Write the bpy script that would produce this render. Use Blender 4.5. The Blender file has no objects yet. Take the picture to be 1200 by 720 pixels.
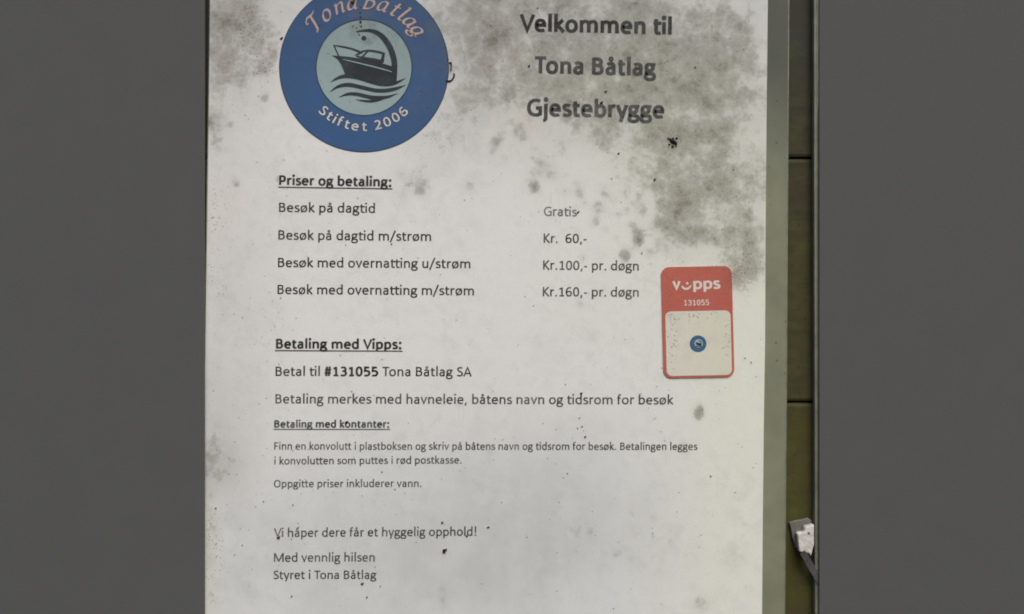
import bpy, math, random, re
import numpy as np

random.seed(7)
rng = np.random.default_rng(11)

# ------------------------------------------------------------------ camera, light
S = 0.00032                      # metres per photograph pixel on the sheet (A4 sheet, 210 mm wide)
D = 0.40                         # camera to sheet
scene = bpy.context.scene
C = scene.collection

cam = bpy.data.cameras.new('camera')
cam.sensor_width = 36.0
cam.lens = 36.0 * D / (1200 * S)
cam.clip_start = 0.01
cam.clip_end = 50.0
cam_o = bpy.data.objects.new('camera', cam)
C.objects.link(cam_o)
cam_o.location = (0, -D, 0)
cam_o.rotation_euler = (math.radians(90), 0, 0)
scene.camera = cam_o

SUN_EL, SUN_AZ = 52.0, 24.0      # azimuth measured from straight in front of the sign, to the right
world = bpy.data.worlds.new('World')
scene.world = world
world.use_nodes = True
wn = world.node_tree
sky = wn.nodes.new('ShaderNodeTexSky')
sky.sky_type = 'NISHITA'
sky.sun_disc = False
sky.sun_elevation = math.radians(SUN_EL)
sky.sun_rotation = math.radians(180 - SUN_AZ)
sky.air_density = 1.0
sky.dust_density = 6.0
sky.ozone_density = 1.0
wn.links.new(sky.outputs[0], wn.nodes['Background'].inputs[0])
wn.nodes['Background'].inputs[1].default_value = 0.07

sun = bpy.data.lights.new('sun', 'SUN')
sun.energy = 1.2
sun.angle = math.radians(40)
sun.color = (1.0, 0.995, 0.945)
sun_o = bpy.data.objects.new('sun', sun)
C.objects.link(sun_o)
from mathutils import Vector
el, az = math.radians(SUN_EL), math.radians(SUN_AZ)
sd = Vector((math.sin(az) * math.cos(el), -math.cos(az) * math.cos(el), math.sin(el)))
sun_o.rotation_euler = sd.to_track_quat('Z', 'Y').to_euler()
sun_o.location = sd * 3

vs = scene.view_settings
vs.view_transform = 'Standard'
vs.look = 'None'
vs.exposure = 0.66
vs.gamma = 1.0
scene.cycles.filter_width = 1.85


# ------------------------------------------------------------------ helpers
def P(px, py, h=0.0):
    """point of the sign plane: px/py in sheet units, h metres out of the wall"""
    return ((px - 600) * S, -h, (360 - py) * S)


def tag(o, label=None, cat=None, group=None, kind=None):
    if label: o['label'] = label
    if cat: o['category'] = cat
    if group: o['group'] = group
    if kind: o['kind'] = kind
    return o


def thing(name, loc, label, cat, group=None):
    o = bpy.data.objects.new(name, None)
    C.objects.link(o)
    o.location = loc
    o.empty_display_size = 0.01
    return tag(o, label, cat, group)


class MB:
    """vertex / face collector in world coordinates"""
    def __init__(self):
        self.v = []; self.f = []

    def add(self, verts, faces):
        n = len(self.v)
        self.v += [tuple(p) for p in verts]
        self.f += [tuple(i + n for i in q) for q in faces]

    def plate(self, pts, h0, h1):
        """outline (px,py) given clockwise on screen, from depth h0 (back) to h1 (front)"""
        n = len(pts)
        a = sum(pts[i][0] * pts[(i + 1) % n][1] - pts[(i + 1) % n][0] * pts[i][1] for i in range(n))
        if a < 0: pts = pts[::-1]
        vs_ = [P(x, y, h1) for x, y in pts] + [P(x, y, h0) for x, y in pts]
        fs = [tuple(reversed(range(n))), tuple(range(n, 2 * n))]
        for i in range(n):
            j = (i + 1) % n
            fs.append((i, j, n + j, n + i))
        self.add(vs_, fs)

    def build(self, name, mat, parent=None, smooth=False, bevel=0.0):
        me = bpy.data.meshes.new(name)
        off = Vector(parent.location) if parent else Vector((0, 0, 0))
        p = parent.parent if parent else None
        while p:
            off += Vector(p.location); p = p.parent
        me.from_pydata([tuple(Vector(q) - off) for q in self.v], [], self.f)
        me.validate(); me.update()
        me.materials.append(mat)
        o = bpy.data.objects.new(name, me)
        C.objects.link(o)
        if parent: o.parent = parent
        if smooth:
            me.polygons.foreach_set('use_smooth', [True] * len(me.polygons))
        if bevel:
            b = o.modifiers.new('bevel', 'BEVEL')
            b.width = bevel; b.segments = 2; b.limit_method = 'ANGLE'
        return o


def rounded(x0, y0, x1, y1, r, n=7):
    pts = []
    for cx, cy, a0 in ((x1 - r, y0 + r, -90), (x1 - r, y1 - r, 0), (x0 + r, y1 - r, 90), (x0 + r, y0 + r, 180)):
        for k in range(n + 1):
            a = math.radians(a0 + 90 * k / n)
            pts.append((cx + r * math.cos(a), cy + r * math.sin(a)))
    return pts


def ribbon(pts, w, closed=False, thin=1.0):
    """outline quads of a stroke; w a number or one width per point; thin scales horizontal runs"""
    p = [np.array(q, float) for q in pts]
    q = [p[0]]
    ww = [w[0]] if hasattr(w, '__len__') else None
    for i in range(1, len(p)):
        if np.hypot(*(p[i] - q[-1])) > 1e-6:
            q.append(p[i])
            if ww is not None: ww.append(w[i])
    p = q
    if closed and np.hypot(*(p[0] - p[-1])) < 1e-6: p = p[:-1]
    n = len(p)
    L, R = [], []
    for i in range(n):
        a = p[i] - p[i - 1] if (i > 0 or closed) else p[1] - p[0]
        b = p[(i + 1) % n] - p[i] if (i < n - 1 or closed) else a
        a = a / np.hypot(*a); b = b / np.hypot(*b)
        t = a + b
        l = np.hypot(*t)
        t = t / l if l > 1e-6 else a
        nrm = np.array((-t[1], t[0]))
        cosv = max(0.45, abs(float(np.dot(nrm, (-a[1], a[0])))))
        wi = ww[i] if ww is not None else w
        wi = wi * (thin + (1 - thin) * abs(t[1]))
        hw = wi / 2 / cosv
        L.append(p[i] + nrm * hw); R.append(p[i] - nrm * hw)
    quads = []
    for i in range(n if closed else n - 1):
        j = (i + 1) % n
        quads.append((i, j, n + j, n + i))
    return L + R, quads


# ------------------------------------------------------------------ stroke lettering
def path(d, n=7):
    tok = re.findall(r'[MLCZ]|-?\d+\.?\d*', d)
    out, i, cmd, closed = [], 0, None, False
    while i < len(tok):
        if tok[i] in 'MLCZ':
            cmd = tok[i]; i += 1
            if cmd == 'Z': closed = True
            continue
        if cmd in 'ML':
            out.append((float(tok[i]), float(tok[i + 1]))); i += 2
        else:
            p0 = np.array(out[-1]); c = [np.array((float(tok[i + 2 * k]), float(tok[i + 2 * k + 1]))) for k in range(3)]
            i += 6
            for k in range(1, n + 1):
                t = k / n
                out.append(tuple((1 - t) ** 3 * p0 + 3 * (1 - t) ** 2 * t * c[0] + 3 * (1 - t) * t * t * c[1] + t ** 3 * c[2]))
    return out, closed


BB = 'M112 330 C150 390 210 430 275 430 C380 430 436 350 436 237 C436 115 375 30 265 30 C205 30 155 60 112 120'
HA = 'M112 325 C150 385 215 430 280 430 C375 430 412 375 412 280 L412 0'
OO = 'M264 432 C375 432 440 355 440 235 C440 110 370 30 262 30 C150 30 86 105 86 228 C86 355 155 432 264 432 Z'
AA = ['M95 385 C150 425 200 432 240 432 C320 432 352 385 352 310 L352 0',
      'M352 262 L255 262 C150 262 92 215 92 145 C92 70 140 30 205 30 C270 30 320 65 352 110']
DOT = '@%d %d'
G = {
 'a': (479, AA), 'b': (525, ['M112 690 L112 0', BB]),
 'e': (498, ['M88 242 L406 242 C412 360 355 432 255 432 C145 432 84 350 84 232 C84 95 155 30 262 30 C325 30 370 42 405 62']),
 'f': (305, ['M118 0 L118 540 C118 620 155 655 215 655 C245 655 265 650 285 645', 'M25 425 L270 425']),
 'g': (471, ['M215 432 C295 432 345 385 345 305 C345 225 295 180 215 180 C135 180 85 225 85 305 C85 385 135 432 215 432 Z', 'M275 426 L455 426',
             'M130 205 C95 180 85 155 85 130 C85 90 115 75 160 72 L290 65 C370 60 405 25 405 -40 C405 -110 330 -150 225 -150 C115 -150 55 -110 55 -50 C55 -5 80 40 125 72']),
 'h': (525, ['M112 690 L112 0', HA]), 'i': (229, ['M115 466 L115 0', '@115 625']),
 'j': (239, ['M122 466 L122 -60 C122 -125 90 -160 20 -155', '@122 625']),
 'k': (455, ['M112 690 L112 0', 'M392 466 L150 232', 'M168 262 L420 0']), 'l': (229, ['M115 690 L115 0']),
 'm': (799, ['M112 466 L112 0', 'M112 335 C145 390 205 430 260 430 C345 430 400 380 400 280 L400 0', 'M400 330 C440 390 500 430 555 430 C645 430 690 375 690 280 L690 0']),
 'n': (525, ['M112 466 L112 0', HA]), 'o': (527, [OO]), 'p': (525, ['M112 466 L112 -175', BB]),
 'r': (349, ['M112 466 L112 0', 'M112 310 C150 390 205 432 270 430 C295 428 310 425 330 420']),
 's': (391, ['M330 395 C290 420 250 432 205 432 C130 432 90 395 90 340 C90 220 330 265 330 128 C330 65 275 30 195 30 C140 30 95 45 55 68']),
 't': (335, ['M130 585 L130 140 C130 65 160 30 225 30 C255 30 280 36 310 48', 'M25 425 L305 425']),
 'u': (525, ['M412 466 L412 0', 'M412 140 C370 75 315 35 250 35 C150 35 112 95 112 190 L112 466']),
 'v': (452, ['M52 466 L226 20 L402 466']), 'y': (453, ['M52 466 L232 12', 'M405 466 L178 -175']),
 'å': (479, AA + ['o240 592 62']), 'ø': (527, [OO, '/M95 -25 L432 488']),
 'A': (579, ['M52 0 L290 610 L528 0', 'M130 190 L450 190']),
 'B': (544, ['M115 0 L115 634', 'M115 597 L260 597 C360 597 405 555 405 480 C405 400 350 350 255 348 L115 348', 'M255 346 C380 346 440 290 440 190 C440 95 375 37 262 37 L115 37']),
 'F': (459, ['M115 0 L115 634', 'M115 595 L420 595', 'M115 310 L395 310']),
 'G': (631, ['M550 565 C500 595 440 605 380 605 C190 605 95 480 95 310 C95 130 200 28 370 28 C440 28 505 45 550 70 L550 300 L375 300']),
 'K': (520, ['M115 0 L115 634', 'M462 634 L150 305', 'M165 345 L488 0']),
 'M': (855, ['M115 0 L115 634', 'M140 620 L428 30', 'M716 620 L428 30', 'M742 634 L742 0']),
 'O': (662, ['M331 607 C480 607 572 500 572 317 C572 130 480 28 331 28 C182 28 90 130 90 317 C90 500 182 607 331 607 Z']),
 'P': (517, ['M115 0 L115 634', 'M115 597 L250 597 C375 597 425 530 425 430 C425 310 350 245 235 245 L115 245']),
 'S': (459, ['M390 560 C345 590 300 605 250 605 C160 605 105 555 105 480 C105 310 395 350 395 165 C395 80 320 30 225 30 C160 30 105 48 60 80']),
 'T': (487, ['M243 0 L243 634', 'M15 597 L472 597']), 'V': (567, ['M42 634 L283 25 L525 634']),
 '0': (507, ['M253 605 C360 605 418 500 418 317 C418 130 360 30 253 30 C147 30 88 130 88 317 C88 500 147 605 253 605 Z']),
 '1': (507, ['M285 0 L285 620', 'M300 600 L110 500', 'M110 35 L440 35']),
 '2': (507, ['M90 540 C140 590 190 603 235 603 C330 603 385 545 385 460 C385 340 280 240 100 40 L430 40']),
 '3': (507, ['M95 560 C150 590 200 600 240 600 C335 600 390 555 390 475 C390 390 320 340 225 340 L170 340', 'M225 338 C345 338 415 285 415 185 C415 85 335 30 225 30 C165 30 115 45 75 68']),
 '5': (507, ['M400 598 L130 598 L118 345 C150 355 190 360 230 360 C350 360 415 295 415 200 C415 90 335 30 220 30 C160 30 115 42 80 60']),
 '6': (507, ['M400 585 C360 602 330 605 300 605 C165 605 85 480 85 280 C85 120 145 30 258 30 C360 30 425 100 425 195 C425 290 360 345 270 345 C195 345 125 305 88 235']),
 '.': (252, ['@125 50']), ',': (252, ['M140 95 L88 -105']), '-': (306, ['M45 235 L262 235']), ':': (268, ['@134 50', '@134 400']),
 '/': (386, ['M30 -110 L355 690']), '!': (326, ['M163 690 L163 195', '@163 50']),
 '#': (498, ['M190 634 L130 0', 'M370 634 L310 0', 'M55 430 L465 430', 'M35 205 L445 205']), ' ': (226, []),
}
adv_b, st_b = G['b']
G['d'] = (525, ['M413 690 L413 0', BB])           # bowl is mirrored when drawn


def glyph(ch, w):
    """polygons of one character: list of (points, quads), in 1/1000 em"""
    out = []
    for k, st in enumerate(G[ch][1]):
        if st[0] == '@':
            x, y = map(float, st[1:].split()); r = w * .64
            pts = [(x + r * math.cos(a), y + r * math.sin(a)) for a in np.linspace(0, 2 * math.pi, 11)[:-1]]
            out.append((pts, [tuple(range(10))])); continue
        if st[0] == 'o':
            x, y, r = map(float, st[1:].split())
            pts = [(x + r * math.cos(a), y + r * math.sin(a)) for a in np.linspace(0, 2 * math.pi, 15)[:-1]]
            out.append(ribbon(pts, w * .55, True)); continue
        ww = w
        if st[0] == '/': st = st[1:]; ww = w * .62
        pts, closed = path(st)
        if ch == 'd' and k == 1: pts = [(525 - x, y) for x, y in pts]
        if w > 100: pts = [(x, y if (y < 1 or y > 660 or y == 466 or y == 634) else y + (233 - y) * .035 if y < 470 else y - 14) for x, y in pts]
        out.append(ribbon(pts, ww, closed, .84))
    return out


def layout(text, w=104, bold=False, slack=0.0):
    """text may mark bold runs with *...*"""
    x, items, b = 0.0, [], bold
    for i, ch in enumerate(text):
        if ch == '*': b = not b; continue
        adv = G[ch][0] * (1.03 if b else 1.0) + slack
        items.append((ch, x, 150 if b and w == 104 else w))
        nxt = text[i + 1] if i + 1 < len(text) else ''
        if ch == 't' and nxt in ('i', 't') and not slack:
            items.append(('lig', x, 150 if b and w == 104 else w))
            adv -= 20
        if ch == 'T' and nxt == 'o': adv -= 55
        if ch == 'V' and nxt in 'ei': adv -= 30
        x += adv
    return items, x


def letter_polys(text, w=104, bold=False, slack=0.0):
    items, total = layout(text, w, bold, slack)
    polys = []
    for ch, x, ww in items:
        if ch == 'lig':
            polys.append(ribbon([(x + 290, 425), (x + 340, 425)], ww, False, .84)); polys[-1] = (polys[-1][0], polys[-1][1], 6); continue
        for k, (pts, fs) in enumerate(glyph(ch, ww)):
            polys.append(([(p[0] + x, p[1]) for p in pts], fs, k))
    return polys


def text_mesh(mb, text, x0, y0, x1, y1, em, h, bold=False, w=104, slack=0.0, underline=None):
    polys = letter_polys(text, w, bold, slack)
    xs = [p[0] for pl in polys for p in pl[0]]
    lo, hi = min(xs), max(xs)
    for pts, fs, k in polys:
        vv = []
        for gx, gy in pts:
            t = (gx - lo) / (hi - lo)
            px = x0 + (x1 - x0) * t + 0.012 * gy * em / 1000
            py = y0 + (y1 - y0) * t - gy * em / 1000
            vv.append(P(px, py, h + k * 4e-6))
        mb.add(vv, [tuple(reversed(f)) for f in fs])
    if underline:
        d, tk = underline
        mb.add([P(x0 - 1, y0 + d, h + 3.2e-5), P(x1 + 1, y1 + d, h + 3.2e-5), P(x1 + 1, y1 + d + tk, h + 3.2e-5), P(x0 - 1, y0 + d + tk, h + 3.2e-5)], [(0, 3, 2, 1)])


# ------------------------------------------------------------------ where stains and painted shading sit on the sheet
#   (x, y, rx, ry, strength): grey mould growing under the plastic
MOULD = [
 (600, 20, 320, 60, .25), (690, 60, 150, 90, .3), (810, 110, 90, 120, .32), (270, 60, 40, 110, .2), (520, 150, 60, 40, .1),
 (412, 32, 22, 20, .42), (430, 28, 16, 22, .4), (455, 60, 26, 30, .22), (505, 80, 24, 50, .38), (480, 130, 30, 26, .3), (345, 120, 20, 30, .2), (430, 5, 50, 14, .3),
 (282, 25, 38, 40, .75), (302, 40, 16, 26, .55), (262, 85, 28, 34, .62), (312, 80, 13, 14, .5), (252, 145, 15, 26, .42), (284, 108, 12, 22, .30),
 (255, 30, 22, 60, .35), (258, 185, 14, 20, .22),
 (545, 15, 40, 34, .55), (566, 55, 36, 36, .58), (590, 95, 36, 34, .5), (548, 95, 22, 34, .34), (500, 178, 40, 18, .30), (535, 145, 26, 26, .32), (512, 195, 18, 14, .3),
 (625, 30, 50, 50, .52), (680, 70, 70, 60, .58), (720, 20, 60, 40, .58), (770, 75, 60, 50, .62), (815, 40, 60, 40, .50), (838, 80, 42, 46, .62), (782, 80, 12, 13, .75), (776, 70, 6, 8, .5),
 (690, 120, 90, 36, .50), (760, 150, 70, 34, .50), (790, 165, 26, 22, .40), (878, 110, 22, 60, .34), (850, 150, 44, 40, .48),
 (795, 200, 40, 34, .46), (832, 208, 44, 40, .55), (790, 246, 26, 40, .75), (805, 258, 18, 28, .4), (856, 244, 38, 34, .55), (884, 205, 20, 26, .45), (872, 308, 26, 26, .85), (868, 326, 18, 16, .7), (886, 290, 14, 30, .4),
 (800, 278, 26, 16, .40), (758, 205, 34, 26, .40), (826, 282, 16, 10, .25), (850, 275, 30, 16, .35),
 (747, 277, 8, 11, .95), (733, 298, 8, 10, .8), (701, 243, 8, 8, .7), (699, 258, 6, 8, .62), (709, 269, 5, 5, .45), (762, 297, 8, 7, .5), (781, 294, 8, 8, .5), (745, 240, 10, 8, .46),
 (641, 201, 13, 12, .5), (627, 220, 8, 8, .55), (611, 158, 9, 10, .5), (582, 165, 7, 9, .5), (663, 224, 8, 6, .40), (655, 208, 6, 7, .3), (676, 245, 6, 6, .3), (722, 250, 6, 5, .3), (768, 262, 9, 9, .42),
 (480, 214, 16, 16, .36), (496, 222, 9, 10, .42), (468, 203, 9, 7, .34), (494, 200, 6, 6, .3), (430, 225, 40, 24, .16), (350, 215, 50, 24, .2), (375, 240, 30, 14, .16), (620, 215, 10, 14, .25),
 (256, 535, 32, 44, .50), (250, 460, 13, 60, .36), (245, 560, 12, 30, .35), (300, 300, 40, 60, .15), (310, 380, 30, 30, .17), (262, 330, 16, 60, .22),
 (700, 612, 48, 26, .30), (745, 598, 22, 18, .26), (660, 640, 90, 40, .20), (766, 560, 14, 14, .2), (858, 656, 18, 12, .34), (860, 605, 8, 10, .26), (822, 706, 13, 11, .60), (596, 612, 40, 26, .16), (562, 690, 18, 40, .18),
 (519, 704, 5, 20, .34), (821, 481, 4, 6, 1.0), (818, 486, 4, 6, .9), (819, 483, 8, 11, .6), (680, 357, 6, 5, .55), (676, 347, 3, 7, .3), (711, 340, 8, 4, .35), (704, 345, 5, 4, .3), (712, 500, 7, 8, .22), (655, 500, 8, 7, .2),
 (247, 640, 9, 60, .35), (262, 690, 22, 26, .22), (290, 690, 12, 10, .26), (770, 650, 30, 60, .22), (600, 700, 60, 30, .16), (330, 455, 60, 16, .1), (640, 415, 20, 20, .16),
 (775, 78, 5, 18, .45), (660, 98, 20, 10, .2), (785, 372, 3, 5, .4),
]
#   greenish algae tint
GREEN = [(700, 90, 110, 80, .8), (800, 170, 100, 90, .9), (880, 330, 70, 200, .95), (870, 560, 70, 200, .85), (830, 690, 60, 60, .4), (255, 40, 20, 60, .5), (760, 320, 90, 70, .4), (247, 650, 14, 80, .6), (600, 130, 60, 40, .35), (860, 60, 60, 60, .3)]
#   pinkish-brown tint
PINK = [(300, 60, 70, 60, .6), (620, 140, 16, 16, 1.0), (258, 240, 26, 40, .55), (255, 540, 30, 40, .5), (560, 40, 60, 60, .5), (300, 300, 110, 150, .3), (520, 300, 150, 120, .22), (640, 420, 120, 80, .22)]
#   fine dark speckle
SPECK = [(815, 316, 42, 4, 1.0), (787, 402, 7, 42, 1.0), (850, 400, 6, 40, .7), (818, 371, 40, 7, .8), (815, 340, 40, 30, .5), (782, 330, 7, 30, .8), (600, 60, 200, 60, .2), (290, 40, 30, 50, 1.0), (308, 82, 14, 16, .9), (850, 235, 55, 60, .55), (872, 315, 26, 26, 1.0), (785, 78, 12, 16, 1.0), (810, 170, 30, 20, .5), (255, 300, 14, 120, .6), (310, 380, 26, 30, .6), (505, 165, 40, 40, .4),
         (250, 660, 14, 70, .7), (345, 215, 60, 30, .4), (580, 80, 60, 70, .35), (700, 30, 70, 40, .4), (255, 540, 25, 60, .4), (840, 600, 60, 80, .25), (740, 230, 60, 60, .3)]


_r = random.Random(23)
for _cx, _cy, _sx, _sy, _n in ((735, 250, 45, 30, 26), (640, 195, 40, 28, 16), (800, 150, 60, 50, 16), (480, 215, 40, 14, 10), (300, 150, 30, 60, 10), (850, 270, 40, 40, 10), (640, 400, 100, 120, 10), (780, 620, 70, 60, 12), (600, 640, 120, 50, 10)):
    for _ in range(_n):
        _q = _r.uniform(2.5, 7.5)
        MOULD.append((_r.gauss(_cx, _sx), _r.gauss(_cy, _sy), _q, _q * _r.uniform(.8, 1.35), _r.uniform(.2, .6) * (1 if _cy < 300 else .6)))
SHADING = [(430, 660, 190, 110, .42), (620, 640, 120, 90, .34), (640, 540, 120, 60, .2), (560, 10, 420, 50, .42), (720, 90, 190, 90, .38), (265, 60, 50, 110, .35), (270, 420, 40, 160, .22), (256, 535, 30, 60, .3), (560, 90, 60, 90, .3), (850, 200, 60, 120, .2)]  # broad grey light falloff painted into the sheet's colour as soft shading


def field(blobs, X, Y):
    out = np.zeros_like(X)
    for x, y, rx, ry, s in blobs:
        d2 = ((X - x) / rx) ** 2 + ((Y - y) / ry) ** 2
        out = 1 - (1 - out) * (1 - s * np.exp(-(d2 ** (1.0 if rx > 20 else 1.6)) * .8))
    return out


def add_masks(o):
    me = o.data
    n = len(me.vertices)
    co = np.zeros(n * 3); me.vertices.foreach_get('co', co); co = co.reshape(-1, 3)
    off = np.zeros(3); p = o.parent
    while p: off += np.array(p.location); p = p.parent
    co = co + off
    X = co[:, 0] / S + 600; Y = 360 - co[:, 2] / S
    for nm, bl in (('mould', MOULD), ('green', GREEN), ('pink', PINK), ('speck', SPECK), ('shading', SHADING)):
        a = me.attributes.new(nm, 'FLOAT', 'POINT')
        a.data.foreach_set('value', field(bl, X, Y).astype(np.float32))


# ------------------------------------------------------------------ materials
class N:
    """small node-graph writer"""
    def __init__(self, name):
        self.m = bpy.data.materials.new(name); self.m.use_nodes = True
        self.t = self.m.node_tree; self.b = self.t.nodes['Principled BSDF']; self.out = self.t.nodes['Material Output']

    def new(self, typ, ins=None, **kw):
        n = self.t.nodes.new(typ)
        for k, v in kw.items(): setattr(n, k, v)
        for k, v in (ins or {}).items():
            if hasattr(v, 'is_output') and v.is_output: self.t.links.new(v, n.inputs[k])
            else: n.inputs[k].default_value = v
        return n

    def link(self, a, b): self.t.links.new(a, b)

    def coords(self, scale=1 / S):
        tc = self.new('ShaderNodeTexCoord')
        mp = self.new('ShaderNodeMapping', {'Vector': tc.outputs['Object'], 'Scale': (scale,) * 3})
        return mp.outputs[0]

    def noise(self, vec, scale, detail=4, rough=.55, dist=0.0):
        return self.new('ShaderNodeTexNoise', {'Vector': vec, 'Scale': scale, 'Detail': detail, 'Roughness': rough, 'Distortion': dist}).outputs[0]

    def math(self, op, a, b=None, c=None, clamp=False):
        ins = {0: a}
        if b is not None: ins[1] = b
        if c is not None: ins[2] = c
        return self.new('ShaderNodeMath', ins, operation=op, use_clamp=clamp).outputs[0]

    def rng(self, v, a, b, c=0.0, d=1.0, smooth=True):
        return self.new('ShaderNodeMapRange', {0: v, 1: a, 2: b, 3: c, 4: d}, interpolation_type='SMOOTHSTEP' if smooth else 'LINEAR').outputs[0]

    def mix(self, f, a, b):
        n = self.t.nodes.new('ShaderNodeMix'); n.data_type = 'RGBA'
        for k, v in ((0, f), (6, a), (7, b)):
            if hasattr(v, 'is_output'): self.t.links.new(v, n.inputs[k])
            else: n.inputs[k].default_value = v if k == 0 else (*v, 1) if len(v) == 3 else v
        return n.outputs[2]

    def attr(self, name): return self.new('ShaderNodeAttribute', attribute_name=name).outputs['Fac']


def stained(name, base, mould=(.138, .124, .100), amount=.8, rough=.42, vary=.06, spec=.35, second=None, tint=1.0):
    """a printed / paper colour under dirty plastic: mould, algae, speckle and painted shading from the sheet's masks"""
    n = N(name)
    v = n.coords()
    warp = n.noise(v, .045, 5, .6)
    big = n.noise(v, .022, 9, .66, .4)
    mid = n.noise(v, .09, 7, .66, .6)
    fine = n.noise(v, .42, 4, .7)
    m = n.attr('mould'); g = n.attr('green'); p = n.attr('pink'); s = n.attr('speck')
    col = base
    soft = n.rng(n.noise(v, .011, 4, .5), .3, .7)
    col = n.mix(n.math('MULTIPLY', soft, vary * 2), col, tuple(c * .80 for c in base))
    col = n.mix(n.math('MULTIPLY', g, .75 * tint), col, tuple(a * b for a, b in zip(base, (.99, .995, .86))))
    col = n.mix(n.math('MULTIPLY', p, .6 * tint), col, tuple(a * b for a, b in zip(base, (.96, .85, .80))))
    fm = n.attr('shading')
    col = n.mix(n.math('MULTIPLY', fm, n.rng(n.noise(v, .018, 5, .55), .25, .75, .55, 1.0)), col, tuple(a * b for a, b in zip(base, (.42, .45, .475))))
    blot = n.math('MULTIPLY', n.rng(n.noise(v, .06, 6, .62, .5), .42, .70), n.rng(n.noise(v, .012, 3, .5), .35, .65, .25, 1.0))
    col = n.mix(n.math('MULTIPLY', blot, .2), col, tuple(c * .55 for c in base))
    ms = n.new('ShaderNodeMapping', {'Vector': v, 'Scale': (.8, 1, .07), 'Rotation': (0, .5, 0)}).outputs[0]
    scr = n.math('MULTIPLY', n.rng(n.noise(ms, .35, 3, .55), .60, .74), n.rng(n.noise(v, .02, 3), .48, .66))
    col = n.mix(n.math('MULTIPLY', scr, .15), col, tuple(c * .5 for c in base))
    # fibre / print mottling
    col = n.mix(n.math('MULTIPLY', n.rng(fine, .42, .75), .13), col, tuple(c * .55 for c in base))
    # clouds of mould
    wv = n.new('ShaderNodeVectorMath', {0: v, 1: n.new('ShaderNodeVectorMath', {0: n.new('ShaderNodeTexNoise', {'Vector': v, 'Scale': .05, 'Detail': 3.0}).outputs[1], 1: (14, 14, 14)}, operation='MULTIPLY').outputs[0]}, operation='ADD').outputs[0]
    big = n.noise(wv, .024, 4, .55)
    cell = n.new('ShaderNodeTexVoronoi', {'Vector': wv, 'Scale': .055, 'Smoothness': .35, 'Randomness': 1.0}, feature='SMOOTH_F1').outputs[0]
    cell2 = n.new('ShaderNodeTexVoronoi', {'Vector': wv, 'Scale': .12, 'Smoothness': .3, 'Randomness': 1.0}, feature='SMOOTH_F1').outputs[0]
    lump = n.math('ADD', n.math('MULTIPLY', n.noise(wv, .085, 4, .6), .45), n.math('MULTIPLY_ADD', n.math('ADD', cell, n.math('MULTIPLY', cell2, .6)), -.42, .545))
    lace = n.noise(v, .24, 4, .62)
    dev = n.math('ADD', n.math('MULTIPLY', n.math('SUBTRACT', big, .5), .95), n.math('ADD', n.math('MULTIPLY', n.math('SUBTRACT', lump, .5), 1.0), n.math('MULTIPLY', n.math('SUBTRACT', lace, .5), .55)))
    gate = n.rng(m, .04, .35)
    wash = n.math('MULTIPLY', m, n.rng(big, .25, .75, .55, 1.0))
    patch = n.math('MULTIPLY', n.rng(n.math('ADD', n.math('MULTIPLY', m, .95), dev), .30, .74), gate)
    dark = n.math('MULTIPLY', n.rng(n.math('ADD', n.math('MULTIPLY', m, .8), n.math('MULTIPLY', dev, 1.15)), .55, 1.10), gate)
    dd = n.math('ADD', n.math('MULTIPLY', wash, .30), n.math('ADD', n.math('MULTIPLY', patch, .40), n.math('MULTIPLY', dark, .30)))
    gr = n.math('MULTIPLY_ADD', n.rng(n.noise(v, .45, 3, .7), .32, .68), .20, .88)
    dd = n.math('MULTIPLY', n.math('MULTIPLY', dd, gr), amount, clamp=True)
    d = wash
    mc = n.mix(g, mould, tuple(a * b for a, b in zip(mould, (.98, 1.02, .78))))
    col = n.mix(dd, col, mc)
    # pin-prick colonies
    vor = n.new('ShaderNodeTexVoronoi', {'Vector': v, 'Scale': .30, 'Randomness': 1.0}).outputs[0]
    sp = n.math('MULTIPLY', n.rng(vor, .34, .12), n.rng(n.math('ADD', n.noise(v, .07, 3), n.math('MULTIPLY', s, .35)), .55, .85))
    col = n.mix(n.math('MULTIPLY', n.math('MULTIPLY', sp, n.math('ADD', s, .16)), .75, clamp=True), col, (.07, .065, .055))
    vor2 = n.new('ShaderNodeTexVoronoi', {'Vector': v, 'Scale': .075, 'Randomness': 1.0}).outputs[0]
    sp2 = n.math('MULTIPLY', n.rng(vor2, .10, .03), n.rng(n.noise(v, .03, 2), .45, .6))
    col = n.mix(n.math('MULTIPLY', sp2, .7), col, (.10, .095, .085))
    n.link(col, n.b.inputs['Base Color'])
    n.link(n.math('ADD', n.math('MULTIPLY', dd, .3), rough), n.b.inputs['Roughness'])
    n.b.inputs['Specular IOR Level'].default_value = spec
    bump = n.new('ShaderNodeBump', {'Strength': .13, 'Distance': .0008, 'Height': n.math('ADD', warp, n.math('MULTIPLY', fine, .12))})
    n.link(bump.outputs[0], n.b.inputs['Normal'])
    return n.m


def ink(name, col, wear=.35, worn=(.30, .34, .32)):
    n = N(name)
    v = n.coords()
    f = n.rng(n.math('ADD', n.math('MULTIPLY', n.noise(v, .035, 4, .6), .75), n.math('MULTIPLY', n.noise(v, .3, 3, .6), .4)), .42, .80)
    c = n.mix(n.math('MULTIPLY', f, wear), col, worn)
    n.link(c, n.b.inputs['Base Color'])
    n.b.inputs['Roughness'].default_value = .5
    n.b.inputs['Specular IOR Level'].default_value = .12
    return n.m


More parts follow.
